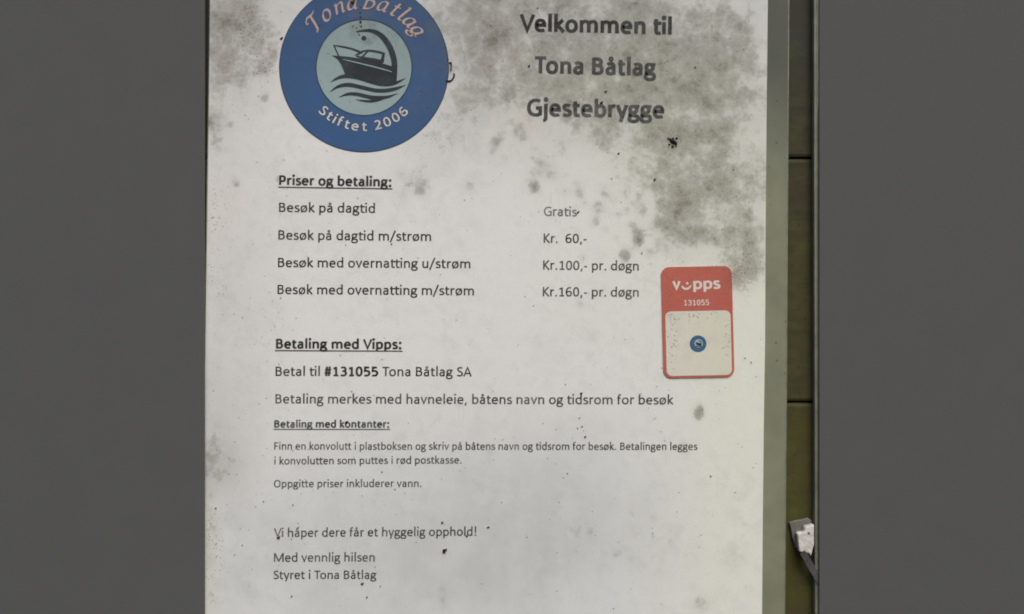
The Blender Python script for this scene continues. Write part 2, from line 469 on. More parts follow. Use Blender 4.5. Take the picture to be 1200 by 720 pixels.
def plain(name, col, rough=.5, spec=.4, var=.25, scale=.05, dark=None):
    n = N(name)
    v = n.coords()
    f = n.rng(n.noise(v, scale, 7, .65), .3, .72)
    c = n.mix(n.math('MULTIPLY', f, var), col, dark or tuple(x * .5 for x in col))
    n.link(c, n.b.inputs['Base Color'])
    n.b.inputs['Roughness'].default_value = rough
    n.b.inputs['Specular IOR Level'].default_value = spec
    bump = n.new('ShaderNodeBump', {'Strength': .15, 'Distance': .0004, 'Height': n.noise(v, .3, 4)})
    n.link(bump.outputs[0], n.b.inputs['Normal'])
    return n.m


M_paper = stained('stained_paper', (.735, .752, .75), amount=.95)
M_blue = stained('blue_print', (.038, .102, .245), (.11, .115, .12), .6, vary=.2, tint=.3)
M_pale = stained('pale_blue_print', (.30, .405, .415), (.10, .11, .10), .95, vary=.12, tint=.4)
M_outline = ink('logo_outline', (.035, .05, .09), .2, (.1, .12, .16))
M_boat = ink('boat_ink', (.030, .036, .042), .25, (.11, .13, .14))
M_ink = ink('black_ink', (.030, .030, .030), .16)
M_ink_mid = ink('worn_ink', (.050, .050, .050), .32)
M_ink_fade = ink('faded_ink', (.115, .115, .113), .6, (.32, .32, .30))
M_white = ink('white_lettering', (.62, .61, .57), .5, (.34, .35, .36))
M_pinkl = ink('pink_lettering', (.47, .37, .32), .6, (.24, .23, .27))
M_redl = ink('red_lettering_edge', (.17, .055, .045), .6, (.08, .06, .08))

# ------------------------------------------------------------------ the wall behind: planks, trim; added grey border panels
BACK = -0.0025


def plank_material():
    n = N('mossy_plank')
    tc = n.new('ShaderNodeTexCoord')
    mp = n.new('ShaderNodeMapping', {'Vector': tc.outputs['Object'], 'Scale': (70, 70, 330)})
    v = n.coords()
    grain = n.noise(mp.outputs[0], 1.0, 6, .6)
    big = n.noise(v, .02, 6, .6)
    z = n.new('ShaderNodeSeparateXYZ', {0: n.new('ShaderNodeNewGeometry').outputs['Position']}).outputs[2]
    c = n.mix(n.rng(grain, .3, .7), (.056, .055, .030), (.036, .035, .020))
    algae = n.math('ADD', n.rng(big, .35, .75), n.rng(z, .02, -.10, -.1, .75), clamp=True)
    c = n.mix(n.math('MULTIPLY', algae, .75), c, (.068, .068, .013))
    patchy = n.rng(n.noise(v, .055, 6, .62, .6), .40, .66)
    c = n.mix(n.math('MULTIPLY', patchy, .55), c, (.060, .043, .026))
    c = n.mix(n.math('MULTIPLY', n.rng(n.noise(v, .03, 5, .6, .4), .5, .72), .5), c, (.085, .095, .026))
    c = n.mix(n.math('MULTIPLY', n.rng(n.noise(v, .12, 5, .65), .56, .74), .45), c, (.025, .024, .016))
    grey = n.math('MULTIPLY', n.rng(z, .045, .11), .7)
    c = n.mix(grey, c, (.040, .043, .038))
    n.link(c, n.b.inputs['Base Color'])
    n.b.inputs['Roughness'].default_value = .7
    n.b.inputs['Specular IOR Level'].default_value = .15
    bump = n.new('ShaderNodeBump', {'Strength': .2, 'Distance': .0005, 'Height': grain})
    n.link(bump.outputs[0], n.b.inputs['Normal'])
    return n.m


M_plank = plank_material()
wall = thing('plank_wall', P(600, 1330, BACK - .018), 'dark olive horizontal plank wall with algae seen in the gap right of the notice', 'wall')
wall['kind'] = 'thing'
for y0, y1 in ((-620, -104), (-102, 183.6), (185.2, 471.6), (473.2, 758), (761, 1330)):
    mb = MB()
    mb.plate([(-1100, y0), (2300, y0), (2300, y1), (-1100, y1)], BACK - .018, BACK)
    mb.build('plank', M_plank, wall, bevel=.0013)
mb = MB(); mb.plate([(-1100, -620), (2300, -620), (2300, 1330), (-1100, 1330)], BACK - .022, BACK - .0182)
mb.build('backing', plain('dark_backing', (.012, .012, .013), .8), wall)

# upright trim strip at the right of the gap, its face just proud of the sheet
M_trim = plain('weathered_trim', (.24, .25, .19), .5, .4, .6, .05, (.12, .125, .10))
mb = MB()
mb.plate([(952.2, -620), (975, -620), (975, 1330), (955.2, 1330), (954.2, 500), (953.4, 250)], BACK, 0.0008)
tag(mb.build('trim_strip', M_trim, None, bevel=.0004), 'narrow grey green upright trim strip between the plank gap and the right added border panel', 'trim')

mb = MB(); mb.plate([(957.0, -620), (958.5, -620), (958.2, 120), (957.2, 132)], .0008, .0010)  # pale strip standing in for the highlight along the upper trim
mb.build('edge_highlight', plain('painted_highlight', (.55, .55, .58), .4, .5, .4, .1), bpy.data.objects['trim_strip'])
M_added_border = plain('added_border_grey', (.091, .094, .097), .75, .12, .06, .02)  # plain grey panels added at both sides as a border
for nm, xa, xb, lab in (('added_border_panel', -1100, 241.9, 'flat dark grey added border panel overlapping the left edge of the notice'),
                        ('added_border_panel', 958.1, 2300, 'flat dark grey added border panel beyond the trim strip and white clip')):
    mb = MB()
    mb.plate([(xa, -620), (xb, -620), (xb, 1330), (xa, 1330)], 0.0016, 0.0021)
    tag(mb.build(nm, M_added_border, None, bevel=.0002), lab, 'panel', 'added dark grey border panels flanking the notice', 'thing')

# ------------------------------------------------------------------ the notice
notice = thing('notice', P(568, 872, -.0006), 'mouldy laminated paper notice with blue round boat logo and black printed price list', 'notice')


def edge(tab, y): return float(np.interp(y, [t[0] for t in tab], [t[1] for t in tab]))


LEFT = [(-60, 247), (0, 246.2), (100, 245), (250, 243), (380, 241), (480, 239.5), (865, 235)]
RIGHT = [(-60, 900.5), (0, 899.8), (150, 898.2), (300, 897), (400, 896.6), (500, 895), (620, 893.8), (720, 893), (865, 891.5)]
LAM = [(-70, 926), (0, 925), (150, 924), (330, 923), (480, 922), (600, 921), (720, 920), (875, 918.5)]

nx, ny = 200, 280
xs = np.linspace(0, 1, nx + 1); ys = np.linspace(-58, 862, ny + 1)
mb = MB()
vv = []
for y in ys:
    l, r = edge(LEFT, y), edge(RIGHT, y)
    for t in xs: vv.append(P(l + (r - l) * t, y, 0))
ff = [(j * (nx + 1) + i, (j + 1) * (nx + 1) + i, (j + 1) * (nx + 1) + i + 1, j * (nx + 1) + i + 1) for j in range(ny) for i in range(nx)]
# rim that gives the sheet its thickness
ring = [i for i in range(nx + 1)] + [j * (nx + 1) + nx for j in range(1, ny + 1)] + [ny * (nx + 1) + i for i in range(nx - 1, -1, -1)] + [j * (nx + 1) for j in range(ny - 1, 0, -1)]
base = len(vv)
vv += [(vv[i][0], .00022, vv[i][2]) for i in ring]
m_ = len(ring)
ff += [(ring[k], ring[(k + 1) % m_], base + (k + 1) % m_, base + k) for k in range(m_)]
ff.append(tuple(base + k for k in range(m_)))
mb.add(vv, ff)
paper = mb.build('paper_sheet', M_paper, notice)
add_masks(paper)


def laminate_material():
    n = N('cloudy_laminate')
    v = n.coords()
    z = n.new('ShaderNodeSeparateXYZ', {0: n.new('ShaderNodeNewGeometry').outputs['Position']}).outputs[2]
    f = n.rng(n.noise(v, .02, 7, .62), .3, .72)
    col = n.mix(f, (.275, .290, .205), (.215, .230, .165))
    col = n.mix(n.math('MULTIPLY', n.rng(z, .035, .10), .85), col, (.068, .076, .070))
    vor = n.new('ShaderNodeTexVoronoi', {'Vector': v, 'Scale': .06, 'Randomness': 1.0}).outputs[0]
    col = n.mix(n.math('MULTIPLY', n.rng(vor, .12, .04), .6), col, (.05, .05, .04))
    n.link(col, n.b.inputs['Base Color'])
    n.b.inputs['Roughness'].default_value = .38
    n.b.inputs['Specular IOR Level'].default_value = .4
    tr = n.new('ShaderNodeBsdfTransparent', {0: (.85, .88, .8, 1)})
    mx = n.new('ShaderNodeMixShader', {0: .80, 1: tr.outputs[0], 2: n.b.outputs[0]})
    n.link(mx.outputs[0], n.out.inputs[0])
    return n.m


mb = MB()
yy = [-72, 0, 150, 330, 480, 600, 720, 876]
pts = [(edge(LAM, y), y) for y in yy] + [(edge(LEFT, y) - 1.5, y) for y in reversed(yy)]
mb.plate(pts, -.00058, -.00026)
mb.build('laminate_border', laminate_material(), notice)
mb = MB()
for a, b in zip(yy[:-1], yy[1:]):
    xa, xb = edge(LAM, a), edge(LAM, b)
    mb.add([P(xa - 1.1, a, -.00022), P(xb - 1.1, b, -.00022), P(xb + .2, b, -.00022), P(xa + .2, a, -.00022)], [(0, 1, 2, 3)])
mb.build('sealed_edge', plain('sealed_edge', (.22, .23, .17), .35, .5, .7, .08, (.09, .095, .08)), notice)

# ---- printed lines
H = .00006
LINES = [
 ('heading', 'Velkommen til', 608.7, 36.6, 787.2, 40.8, 31.0, True, 0, None),
 ('heading', 'Tona Båtlag', 626.6, 86.0, 769, 89.0, 31.0, True, 1, None),
 ('heading', 'Gjestebrygge', 617.4, 135.8, 778.5, 138.6, 31.0, True, 1, None),
 ('subheading', 'Priser og betaling:', 327, 216.9, 458.8, 218.9, 17.6, True, 0, (2.0, 1.3)),
 ('text_line', 'Besøk på dagtid', 327, 248.6, 439.4, 249.8, 17.4, False, 0, None),
 ('text_line', 'Besøk på dagtid m/strøm', 326.2, 281, 505.2, 282.7, 17.4, False, 0, None),
 ('text_line', 'Besøk med overnatting u/strøm', 325.8, 313.2, 551.2, 314.7, 17.4, False, 0, None),
 ('text_line', 'Besøk med overnatting m/strøm', 325.2, 344.8, 555.4, 346.3, 17.4, False, 0, None),
 ('price', 'Gratis', 637.3, 253.2, 676.2, 253.9, 17.2, False, 2, None),
 ('price', 'Kr.  60,-', 637, 284.8, 687.4, 285.2, 17.2, False, 1, None),
 ('price', 'Kr.100,- pr. døgn', 636.4, 316.2, 748.5, 317.3, 17.2, False, 1, None),
 ('price', 'Kr.160,- pr. døgn', 636, 347.4, 748.5, 348, 17.2, False, 1, None),
 ('subheading', 'Betaling med Vipps:', 323.3, 408.5, 470.6, 409.2, 17.6, True, 0, (1.9, 1.3)),
 ('text_line', 'Betal til *#131055* Tona Båtlag SA', 322.9, 440.7, 552.9, 441.3, 17.4, False, 0, None),
 ('text_line', 'Betaling merkes med havneleie, båtens navn og tidsrom for besøk', 322.7, 473, 789.2, 474.2, 17.4, False, 1, None),
 ('subheading', 'Betaling med kontanter:', 321.4, 501.2, 456.2, 501.3, 13.4, True, 1, (1.5, 1.1)),
 ('text_line', 'Finn en konvolutt i plastboksen og skriv på båtens navn og tidsrom for besøk. Betalingen legges', 321.4, 527.2, 817.4, 527.6, 13.8, False, 1, None),
 ('text_line', 'i konvolutten som puttes i rød postkasse.', 321.4, 544.6, 541, 543.4, 13.8, False, 1, None),
 ('text_line', 'Oppgitte priser inkluderer vann.', 321, 571.4, 494, 570.8, 13.8, False, 1, None),
 ('text_line', 'Vi håper dere får et hyggelig opphold!', 321, 629.6, 558.2, 628, 16.2, False, 1, None),
 ('text_line', 'Med vennlig hilsen', 321, 658.6, 439.2, 658.2, 16.2, False, 1, None),
 ('text_line', 'Styret i Tona Båtlag', 320.4, 678.8, 441, 678.6, 15.8, False, 1, None),
]
INKS = (M_ink, M_ink_mid, M_ink_fade)
for nm, tx, x0, y0, x1, y1, em, bold, k, ul in LINES:
    mb = MB()
    text_mesh(mb, tx, x0, y0, x1, y1, em, H, bold, underline=ul)
    mb.build(nm, INKS[k], notice)

# ---- round logo
LX, LY, R0, R1 = 426.6, 79.4, 98.6, 56.2


def polar(mb, ra, rb, na, nr, h):
    n0 = [[P(LX + (ra + (rb - ra) * j / nr) * math.cos(2 * math.pi * i / na), LY + (ra + (rb - ra) * j / nr) * math.sin(2 * math.pi * i / na), h) for i in range(na)] for j in range(nr + 1)]
    mb.add([p for r in n0 for p in r], [(j * na + i, j * na + (i + 1) % na, (j + 1) * na + (i + 1) % na, (j + 1) * na + i) for j in range(nr) for i in range(na)])


mb = MB(); polar(mb, R1 + .4, R0, 120, 10, H)
ringo = mb.build('logo_ring', M_blue, notice); add_masks(ringo)
mb = MB(); polar(mb, .3, R1 - .4, 96, 12, H)
disc = mb.build('logo_disc', M_pale, notice); add_masks(disc)
mb = MB(); polar(mb, R0 - .2, R0 + .9, 140, 1, H + 2e-5); polar(mb, R1 - .7, R1 + .7, 120, 1, H + 2e-5)
mb.build('logo_outline', M_outline, ringo)


def Z(X, Y): return (320 + X / 5.714, Y / 5.714)       # emblem drawing grid


def shape(mb, pts, h):
    """flat filled outline (simple polygon), on the emblem grid"""
    n = len(pts)
    a = sum(pts[i][0] * pts[(i + 1) % n][1] - pts[(i + 1) % n][0] * pts[i][1] for i in range(n))
    if a > 0: pts = pts[::-1]
    mb.add([P(*Z(*p), h) for p in pts], [tuple(range(n))])


def spline(ctrl, n=8):
    c = [np.array(q, float) for q in ctrl]
    c = [2 * c[0] - c[1]] + c + [2 * c[-1] - c[-2]]
    out = []
    for i in range(1, len(c) - 2):
        for k in range(n):
            t = k / n
            out.append(.5 * ((2 * c[i]) + (-c[i - 1] + c[i + 1]) * t + (2 * c[i - 1] - 5 * c[i] + 4 * c[i + 1] - c[i + 2]) * t * t + (-c[i - 1] + 3 * c[i] - 3 * c[i + 1] + c[i + 2]) * t ** 3))
    out.append(c[-2])
    return out


def brush(mb, ctrl, h):
    """variable-width stroke: (X, Y, width) on the emblem grid"""
    s = spline(ctrl)
    pts, fs = ribbon([(q[0], q[1]) for q in s], [max(.4, q[2]) for q in s])
    mb.add([P(*Z(*p), h) for p in pts], fs)


b = MB(); hb = H + 3e-5
brush(b, [(392, 374, 2), (440, 385, 18), (520, 397, 27), (640, 420, 31), (735, 443, 31), (800, 461, 29)], hb)                 # gunwale band
hull = [(398, 376), (450, 396), (520, 410), (640, 436), (740, 460), (800, 476), (826, 470), (826, 552), (790, 560), (740, 562), (690, 552), (640, 537), (560, 516), (484, 508), (470, 470), (454, 432), (432, 400)]
shape(b, hull, hb + 5e-6)
brush(b, [(556, 214, 4), (600, 208, 16), (650, 207, 24), (700, 224, 32), (745, 262, 38), (785, 325, 40), (808, 395, 40), (814, 460, 38), (812, 552, 30)], hb + 1e-5)
brush(b, [(408, 304, 10), (422, 338, 9), (440, 378, 9)], hb + 1.5e-5)
brush(b, [(404, 305, 6), (470, 316, 13), (530, 330, 14), (585, 352, 16), (600, 356, 8)], hb + 2e-5)
brush(b, [(545, 372, 3), (575, 362, 14), (600, 345, 12), (640, 340, 8)], hb + 2.5e-5)
brush(b, [(590, 348, 9), (640, 341, 14), (700, 349, 16), (748, 362, 14)], hb + 3e-5)
brush(b, [(742, 356, 18), (736, 384, 20), (728, 420, 28)], hb + 3.5e-5)
brush(b, [(596, 384, 12), (612, 368, 12), (636, 344, 10)], hb + 4e-5)
brush(b, [(556, 378, 8), (620, 392, 18), (680, 404, 22), (736, 416, 22)], hb + 4.5e-5)
brush(b, [(384, 553, 1), (430, 526, 18), (485, 512, 26), (560, 520, 26), (640, 543, 28), (720, 566, 24), (790, 566, 22), (840, 549, 16), (890, 524, 1)], hb + 5e-5)
brush(b, [(378, 618, 1), (440, 580, 20), (510, 570, 27), (600, 588, 26), (680, 606, 26), (750, 608, 26), (820, 596, 22), (892, 570, 1)], hb + 5.5e-5)
brush(b, [(438, 653, 1), (500, 632, 18), (560, 632, 24), (630, 648, 26), (690, 658, 30), (770, 650, 18), (838, 626, 1)], hb + 6e-5)
brush(b, [(552, 668, 1), (600, 676, 12), (650, 680, 16), (710, 672, 12), (770, 652, 1)], hb + 6.5e-5)
shape(b, [(608 + 17 * math.cos(a), 258 + 17 * math.sin(a)) for a in np.linspace(0, 6.283, 15)[:-1]], hb)
b.build('boat_emblem', M_boat, disc)
b = MB()
brush(b, [(466, 399, 2), (520, 411, 6), (640, 440, 7), (740, 466, 7), (796, 483, 4)], hb + 8e-5)                              # pale line along the hull
b.build('hull_stripe', M_pale, disc)


def arc_letter(mb, ch, w, ang, rad, em, h, sx=1.0, slant=0.0, inward=False, dx=0.0, dy=0.0, strokes=None):
    """one letter set on a circle round the logo: ang degrees clockwise from the top, rad of its middle"""
    a = math.radians(ang)
    if strokes is None:
        adv = G[ch][0]; polys = glyph(ch, w)
    else:
        adv, polys = strokes
    for k, (pts, fs) in enumerate(polys):
        vv = []
        for x, y in pts:
            u = ((x - adv / 2) * sx + slant * (y - 230)) * em / 1000 + dx
            v = (y - 230) * em / 1000 + dy
            if inward:      # tops toward the centre, along the lower rim
                r = rad - v; t = a - u / rad
                vv.append(P(LX + r * math.sin(t), LY - r * math.cos(t), h + k * 4e-6))
            else:
                r_, s_ = math.sin(a), -math.cos(a)
                vv.append(P(LX + r_ * (rad + v) - s_ * u, LY + s_ * (rad + v) + r_ * u, h + k * 4e-6))
        mb.add(vv, [tuple(reversed(f)) for f in fs])


# upright founding year along the lower rim, dark edged
angs = [(-136.8, 'S'), (-144.8, 't'), (-150.6, 'i'), (-156.2, 'f'), (-163.5, 't'), (-171.5, 'e'), (-180.5, 't'), (166.2, '2'), (157, '0'), (147.6, '0'), (138.4, '6')]
angs = [(a % 360, c) for a, c in angs]
bd, bw = MB(), MB()
for a, c in angs:
    arc_letter(bd, c, 185, a, 70.5, 17.5, H + 3e-5, 1.12, inward=True)
    arc_letter(bw, c, 108, a, 70.5, 17.5, H + 6e-5, 1.12, inward=True)
bd.build('lettering_edge', M_outline, ringo); bw.build('founding_lettering', M_white, ringo)

# slanted calligraphic club name along the upper rim
def pen(strokes):
    """broad-nib strokes: width grows on down-strokes"""
    out = []
    for d, w in strokes:
        pts, closed = path(d, 9)
        ws = []
        for i in range(len(pts)):
            q0, q1 = pts[max(0, i - 1)], pts[min(len(pts) - 1, i + 1)]
            t = math.atan2(q1[1] - q0[1], q1[0] - q0[0])
            ws.append(w * .98 * (.35 + .65 * abs(math.sin(t - math.radians(35)))))
        out.append(ribbon(pts, ws, closed))
    return out


CAL = {
 'T': (560, [('M40 560 C70 660 160 690 300 650 C420 615 500 640 560 690', 95), ('M330 640 C320 420 300 200 270 60 C255 10 220 -5 170 10', 110), ('M40 560 C20 500 60 470 110 500', 60)]),
 'o': (440, [('M220 430 C330 430 390 350 380 230 C370 100 300 20 205 20 C110 20 60 100 70 210 C80 340 140 430 220 430 Z', 100)]),
 'n': (480, [('M40 380 C80 430 120 440 120 380 L110 10', 95), ('M115 260 C170 380 250 440 310 430 C370 420 375 360 370 290 L355 80 C355 20 400 10 450 60', 95)]),
 'a': (470, [('M340 380 C290 440 190 450 120 360 C40 250 50 30 160 20 C250 15 320 130 345 260', 95), ('M355 430 L335 90 C335 20 390 10 440 60', 95)]),
 'B': (560, [('M190 640 C190 400 170 200 140 10', 110), ('M60 560 C90 660 250 700 370 670 C500 630 480 430 330 370 L200 350', 90), ('M300 370 C460 360 510 250 470 140 C430 20 270 -20 90 20', 95)]),
 't': (320, [('M150 600 L125 110 C120 20 200 0 280 60', 95), ('M20 410 L280 430', 60)]),
 'l': (280, [('M60 640 C110 690 140 690 140 620 L115 110 C115 20 180 5 250 60', 95)]),
 'g': (470, [('M340 370 C290 440 190 450 120 360 C40 250 50 60 150 45 C250 40 320 150 345 260', 95), ('M355 430 L330 -40 C320 -150 210 -200 110 -170 C30 -140 40 -60 120 -30 C220 0 350 10 450 70', 85)]),
}
nd, nw = MB(), MB()
for a, c in ((-49, 'T'), (-35.5, 'o'), (-22.5, 'n'), (-10.3, 'a'), (4.5, 'B'), (17.5, 'å'), (28.5, 't'), (36.5, 'l'), (45, 'a'), (55.5, 'g')):
    st = CAL['a' if c == 'å' else c]
    polys = pen(st[1])
    if c == 'å':
        polys = polys + [ribbon([(250 + 55 * math.cos(t), 600 + 55 * math.sin(t)) for t in np.linspace(0, 2 * math.pi, 13)[:-1]], 45, True)]
    wide = [([(x, y) for x, y in pts], fs) for pts, fs in polys]
    arc_letter(nd, c, 0, a, 75.5, 28.5, H + 3e-5, 1.06, .22, dx=.6, dy=-.6, strokes=(st[0], wide))
    arc_letter(nw, c, 0, a, 75.5, 28.5, H + 6.5e-5, 1.06, .22, strokes=(st[0], polys))
nd.build('lettering_edge', M_redl, ringo); nw.build('name_lettering', M_pinkl, ringo)

# ------------------------------------------------------------------ red payment sticker on the sheet
TILT = math.radians(-1.1)


def K(x, y):
    """sticker grid -> sheet: slight turn about its middle"""
    dx, dy = x - 817.5, y - 377.5
    return (817.5 + dx * math.cos(TILT) - dy * math.sin(TILT) * 1.3, 377.5 + dx * math.sin(TILT) + dy * math.cos(TILT))


M_red = stained('red_vinyl', (.49, .130, .098), (.12, .06, .05), .35, .4, .2, .35, tint=.2)
M_cream = stained('sticker_white', (.66, .655, .60), (.10, .10, .085), .9, .4, .05, .35)
M_stw = ink('sticker_lettering', (.68, .64, .58), .3, (.5, .42, .38))
st = thing('payment_sticker', P(817.5, 443, .0001), 'red rounded payment sticker with white lettering and blank white field stuck beside the prices', 'sticker')


def fan(mb, pts, h, rings=10):
    cx = sum(p[0] for p in pts) / len(pts); cy = sum(p[1] for p in pts) / len(pts)
    n = len(pts)
    vv = [P(cx, cy, h)]
    for r in range(1, rings + 1):
        vv += [P(cx + (x - cx) * r / rings, cy + (y - cy) * r / rings, h) for x, y in pts]
    ff = [(0, 1 + (i + 1) % n, 1 + i) for i in range(n)]
    for r in range(rings - 1):
        ff += [(1 + r * n + i, 1 + r * n + (i + 1) % n, 1 + (r + 1) * n + (i + 1) % n, 1 + (r + 1) * n + i) for i in range(n)]
    mb.add(vv, [tuple(reversed(f)) if len(f) == 4 else f for f in ff])


def dense(pts, step=4):
    out = []
    for i in range(len(pts)):
        a, b_ = np.array(pts[i]), np.array(pts[(i + 1) % len(pts)])
        k = max(1, int(np.hypot(*(b_ - a)) / step))
        out += [tuple(a + (b_ - a) * j / k) for j in range(k)]
    return out


hs = .00042
outl = [K(*p) for p in dense(rounded(776, 312.6, 858.8, 442.6, 9.5))]
mb = MB(); mb.plate(outl, .0001, hs - .00004); fan(mb, outl, hs)
o = mb.build('vinyl_face', M_red, st); add_masks(o)
mb = MB(); fan(mb, [K(*p) for p in dense(rounded(779.6, 364.6, 856.0, 440.2, 6.5))], hs + .00006, 14)
cream = mb.build('white_field', M_cream, st); add_masks(cream)


def sticker_text(mb, text, x0, x1, y, em, h, w, slack=0):
    polys = letter_polys(text, w, False, slack)
    xs_ = [p[0] for pl in polys for p in pl[0]]; lo, hi = min(xs_), max(xs_)
    for pts, fs, k in polys:
        mb.add([P(*K(x0 + (x1 - x0) * (gx - lo) / (hi - lo), y - gy * em / 1000), h + k * 5e-6) for gx, gy in pts], [tuple(reversed(f)) for f in fs])


mb = MB()
sticker_text(mb, 'v', 788.8, 798.6, 338.6, 20, hs + 5e-5, 150, 1)
sticker_text(mb, 'pps', 813.2, 845.2, 338.9, 20, hs + 5e-5, 140, 1)
sm = [(799.6 + .2, 334.6, 1.2), (801.4, 337.2, 2.3), (804.6, 338.6, 2.5), (808.2, 337.4, 2.3), (810.6, 334.4, 1.2)]
s_ = spline(sm); pts, fs = ribbon([(q[0], q[1]) for q in s_], [q[2] for q in s_])
mb.add([P(*K(*p), hs + 7e-5) for p in pts], fs)
mb.add([P(*K(806.2 + 1.5 * math.cos(a), 332 + 1.5 * math.sin(a)), hs + 7e-5) for a in np.linspace(0, -6.283, 11)[:-1]], [tuple(range(10))])
mb.build('wordmark', M_stw, st)
mb = MB(); sticker_text(mb, '131055', 802, 831.4, 358, 10.2, hs + 5e-5, 118, 30)
mb.build('payment_number', M_stw, st)


def disc_at(mb, cx, cy, r, h, n=28, r0=0.0):
    mb.add([P(cx + r * math.cos(a), cy + r * math.sin(a), h) for a in np.linspace(0, -2 * math.pi, n + 1)[:-1]], [tuple(range(n))])


mb = MB(); disc_at(mb, 817.8, 403, 9.8, hs + 1.2e-4); badge = mb.build('round_badge', plain('badge_blue', (.045, .12, .24), .45), st)
mb = MB(); disc_at(mb, 818.4, 402.6, 5.0, hs + 1.6e-4); mb.build('badge_centre', plain('badge_pale', (.36, .47, .50), .45), badge)
mb = MB()
for c_ in ([(814.4, 401.2), (818, 401.8), (822, 402.8), (821.4, 405.6), (816.4, 404.6)],):
    mb.add([P(x, y, hs + 2.0e-4) for x, y in c_], [(4, 3, 2, 1, 0)])
pts, fs = ribbon([(815, 405.6), (818, 406.2), (821.6, 405.9)], .9); mb.add([P(*p, hs + 2.1e-4) for p in pts], fs)
pts, fs = ribbon([(818.2, 399.4), (820.6, 400), (822, 402.4)], .9); mb.add([P(*p, hs + 2.2e-4) for p in pts], fs)
mb.build('badge_boat', M_boat, badge)

# ------------------------------------------------------------------ white clip with dark strap in the gap
clip = thing('strap_clip', P(941, 652, BACK), 'white plastic clip with dark webbing strap low in the plank gap', 'clip')
mb = MB(); mb.plate([(925.8, 613.4), (932, 611.2), (939, 610.3), (948, 608), (952.4, 611), (952.4, 640), (945, 643), (933.4, 643.6), (931.6, 638), (929.4, 631), (928, 622)], BACK, BACK + .0014)
mb.build('back_plate', plain('grey_plastic', (.15, .15, .135), .5, .4, .5, .1), clip, bevel=.0003)
mb = MB(); mb.plate([(932.6, 624.4), (935.4, 623.2), (938, 623.4), (941, 621.8), (941.4, 618), (942.2, 616.2), (947, 615.2), (952.6, 613.4), (952.4, 626), (952.6, 638), (951, 643), (949.2, 651), (947, 648.4), (945.4, 647), (942, 647.4), (938.4, 645.6), (935.6, 646.4), (934.8, 642), (934.2, 639), (933.6, 631)], BACK + .0014, BACK + .0044)
mb.build('clip_body', plain('white_plastic', (.66, .64, .61), .5, .4, .6, .16, (.30, .28, .25)), clip, bevel=.0005)
mb = MB()
mb.add([P(946.2 + 1.5 * math.cos(a), 624 + 1.5 * math.sin(a), BACK + .00445) for a in np.linspace(0, -6.283, 13)[:-1]], [tuple(range(12))])
mb.build('screw', plain('rusty_screw', (.10, .09, .085), .5), clip)
mb = MB()
s_ = spline([(938.4, 645.5, 7.0), (944, 654, 7.6), (951, 666, 7.6), (960, 682, 7.4), (967, 697, 7.4)])
cl = [(q[0], q[1]) for q in s_]
for i in range(len(cl) - 1):
    dx, dy = cl[i + 1][0] - cl[i][0], cl[i + 1][1] - cl[i][1]
L_, q_ = ribbon(cl, [q[2] for q in s_])
n = len(cl)
hh = [BACK + .0046 - .00125 * min(1, 2.2 * i / (n - 1)) for i in range(n)]
vv = [P(*p, hh[i % n] + .0005) for i, p in enumerate(L_)] + [P(*p, hh[i % n]) for i, p in enumerate(L_)]
ff = [tuple(q) for q in q_] + [tuple(2 * n + i for i in reversed(q)) for q in q_]
ff += [(i, 2 * n + i, 2 * n + i + 1, i + 1) for i in range(n - 1)] + [(n + i, n + i + 1, 3 * n + i + 1, 3 * n + i) for i in range(n - 1)]
ff += [(0, n, 3 * n, 2 * n), (n - 1, 3 * n - 1, 4 * n - 1, 2 * n - 1)]
mb.add(vv, ff)
mb.build('strap', plain('dark_webbing', (.060, .060, .062), .75, .2, .7, .35, (.12, .12, .12)), clip)

# ------------------------------------------------------------------ dirt lying on the sheet
M_dirt = plain('dark_dirt', (.020, .017, .014), .8, .2, .5, .5)
M_brown = plain('brown_dirt', (.075, .050, .022), .8, .2, .5, .5)


def crumb_mesh(mb, x, y, r, h0, seed, flat=.5, n=9):
    rr = random.Random(seed)
    base_, top = [], []
    for i in range(n):
        a = 2 * math.pi * i / n
        k = r * rr.uniform(.55, 1.25)
        base_.append((x + k * math.cos(a), y + k * math.sin(a)))
        k *= rr.uniform(.4, .75)
        top.append((x + k * math.cos(a), y + k * math.sin(a)))
    vv = [P(*p, h0) for p in base_] + [P(*p, h0 + r * S * flat * rr.uniform(.6, 1.2)) for p in top] + [P(x, y, h0 + r * S * flat * 1.2)]
    ff = [(i, n + i, n + (i + 1) % n, (i + 1) % n) for i in range(n)] + [(n + i, 2 * n, n + (i + 1) % n) for i in range(n)]
    mb.add(vv, ff)


def leg(mb, pts, w, h):
    s = spline(pts, 5)
    p_, f_ = ribbon([(q[0], q[1]) for q in s], w)
    n = len(s)
    vv = [P(*q, h + .00025) for q in p_] + [P(*q, h) for q in p_]
    ff = list(f_) + [(i, 2 * n + i, 2 * n + i + 1, i + 1) for i in range(n - 1)] + [(n + i, n + i + 1, 3 * n + i + 1, 3 * n + i) for i in range(n - 1)]
    mb.add(vv, ff)


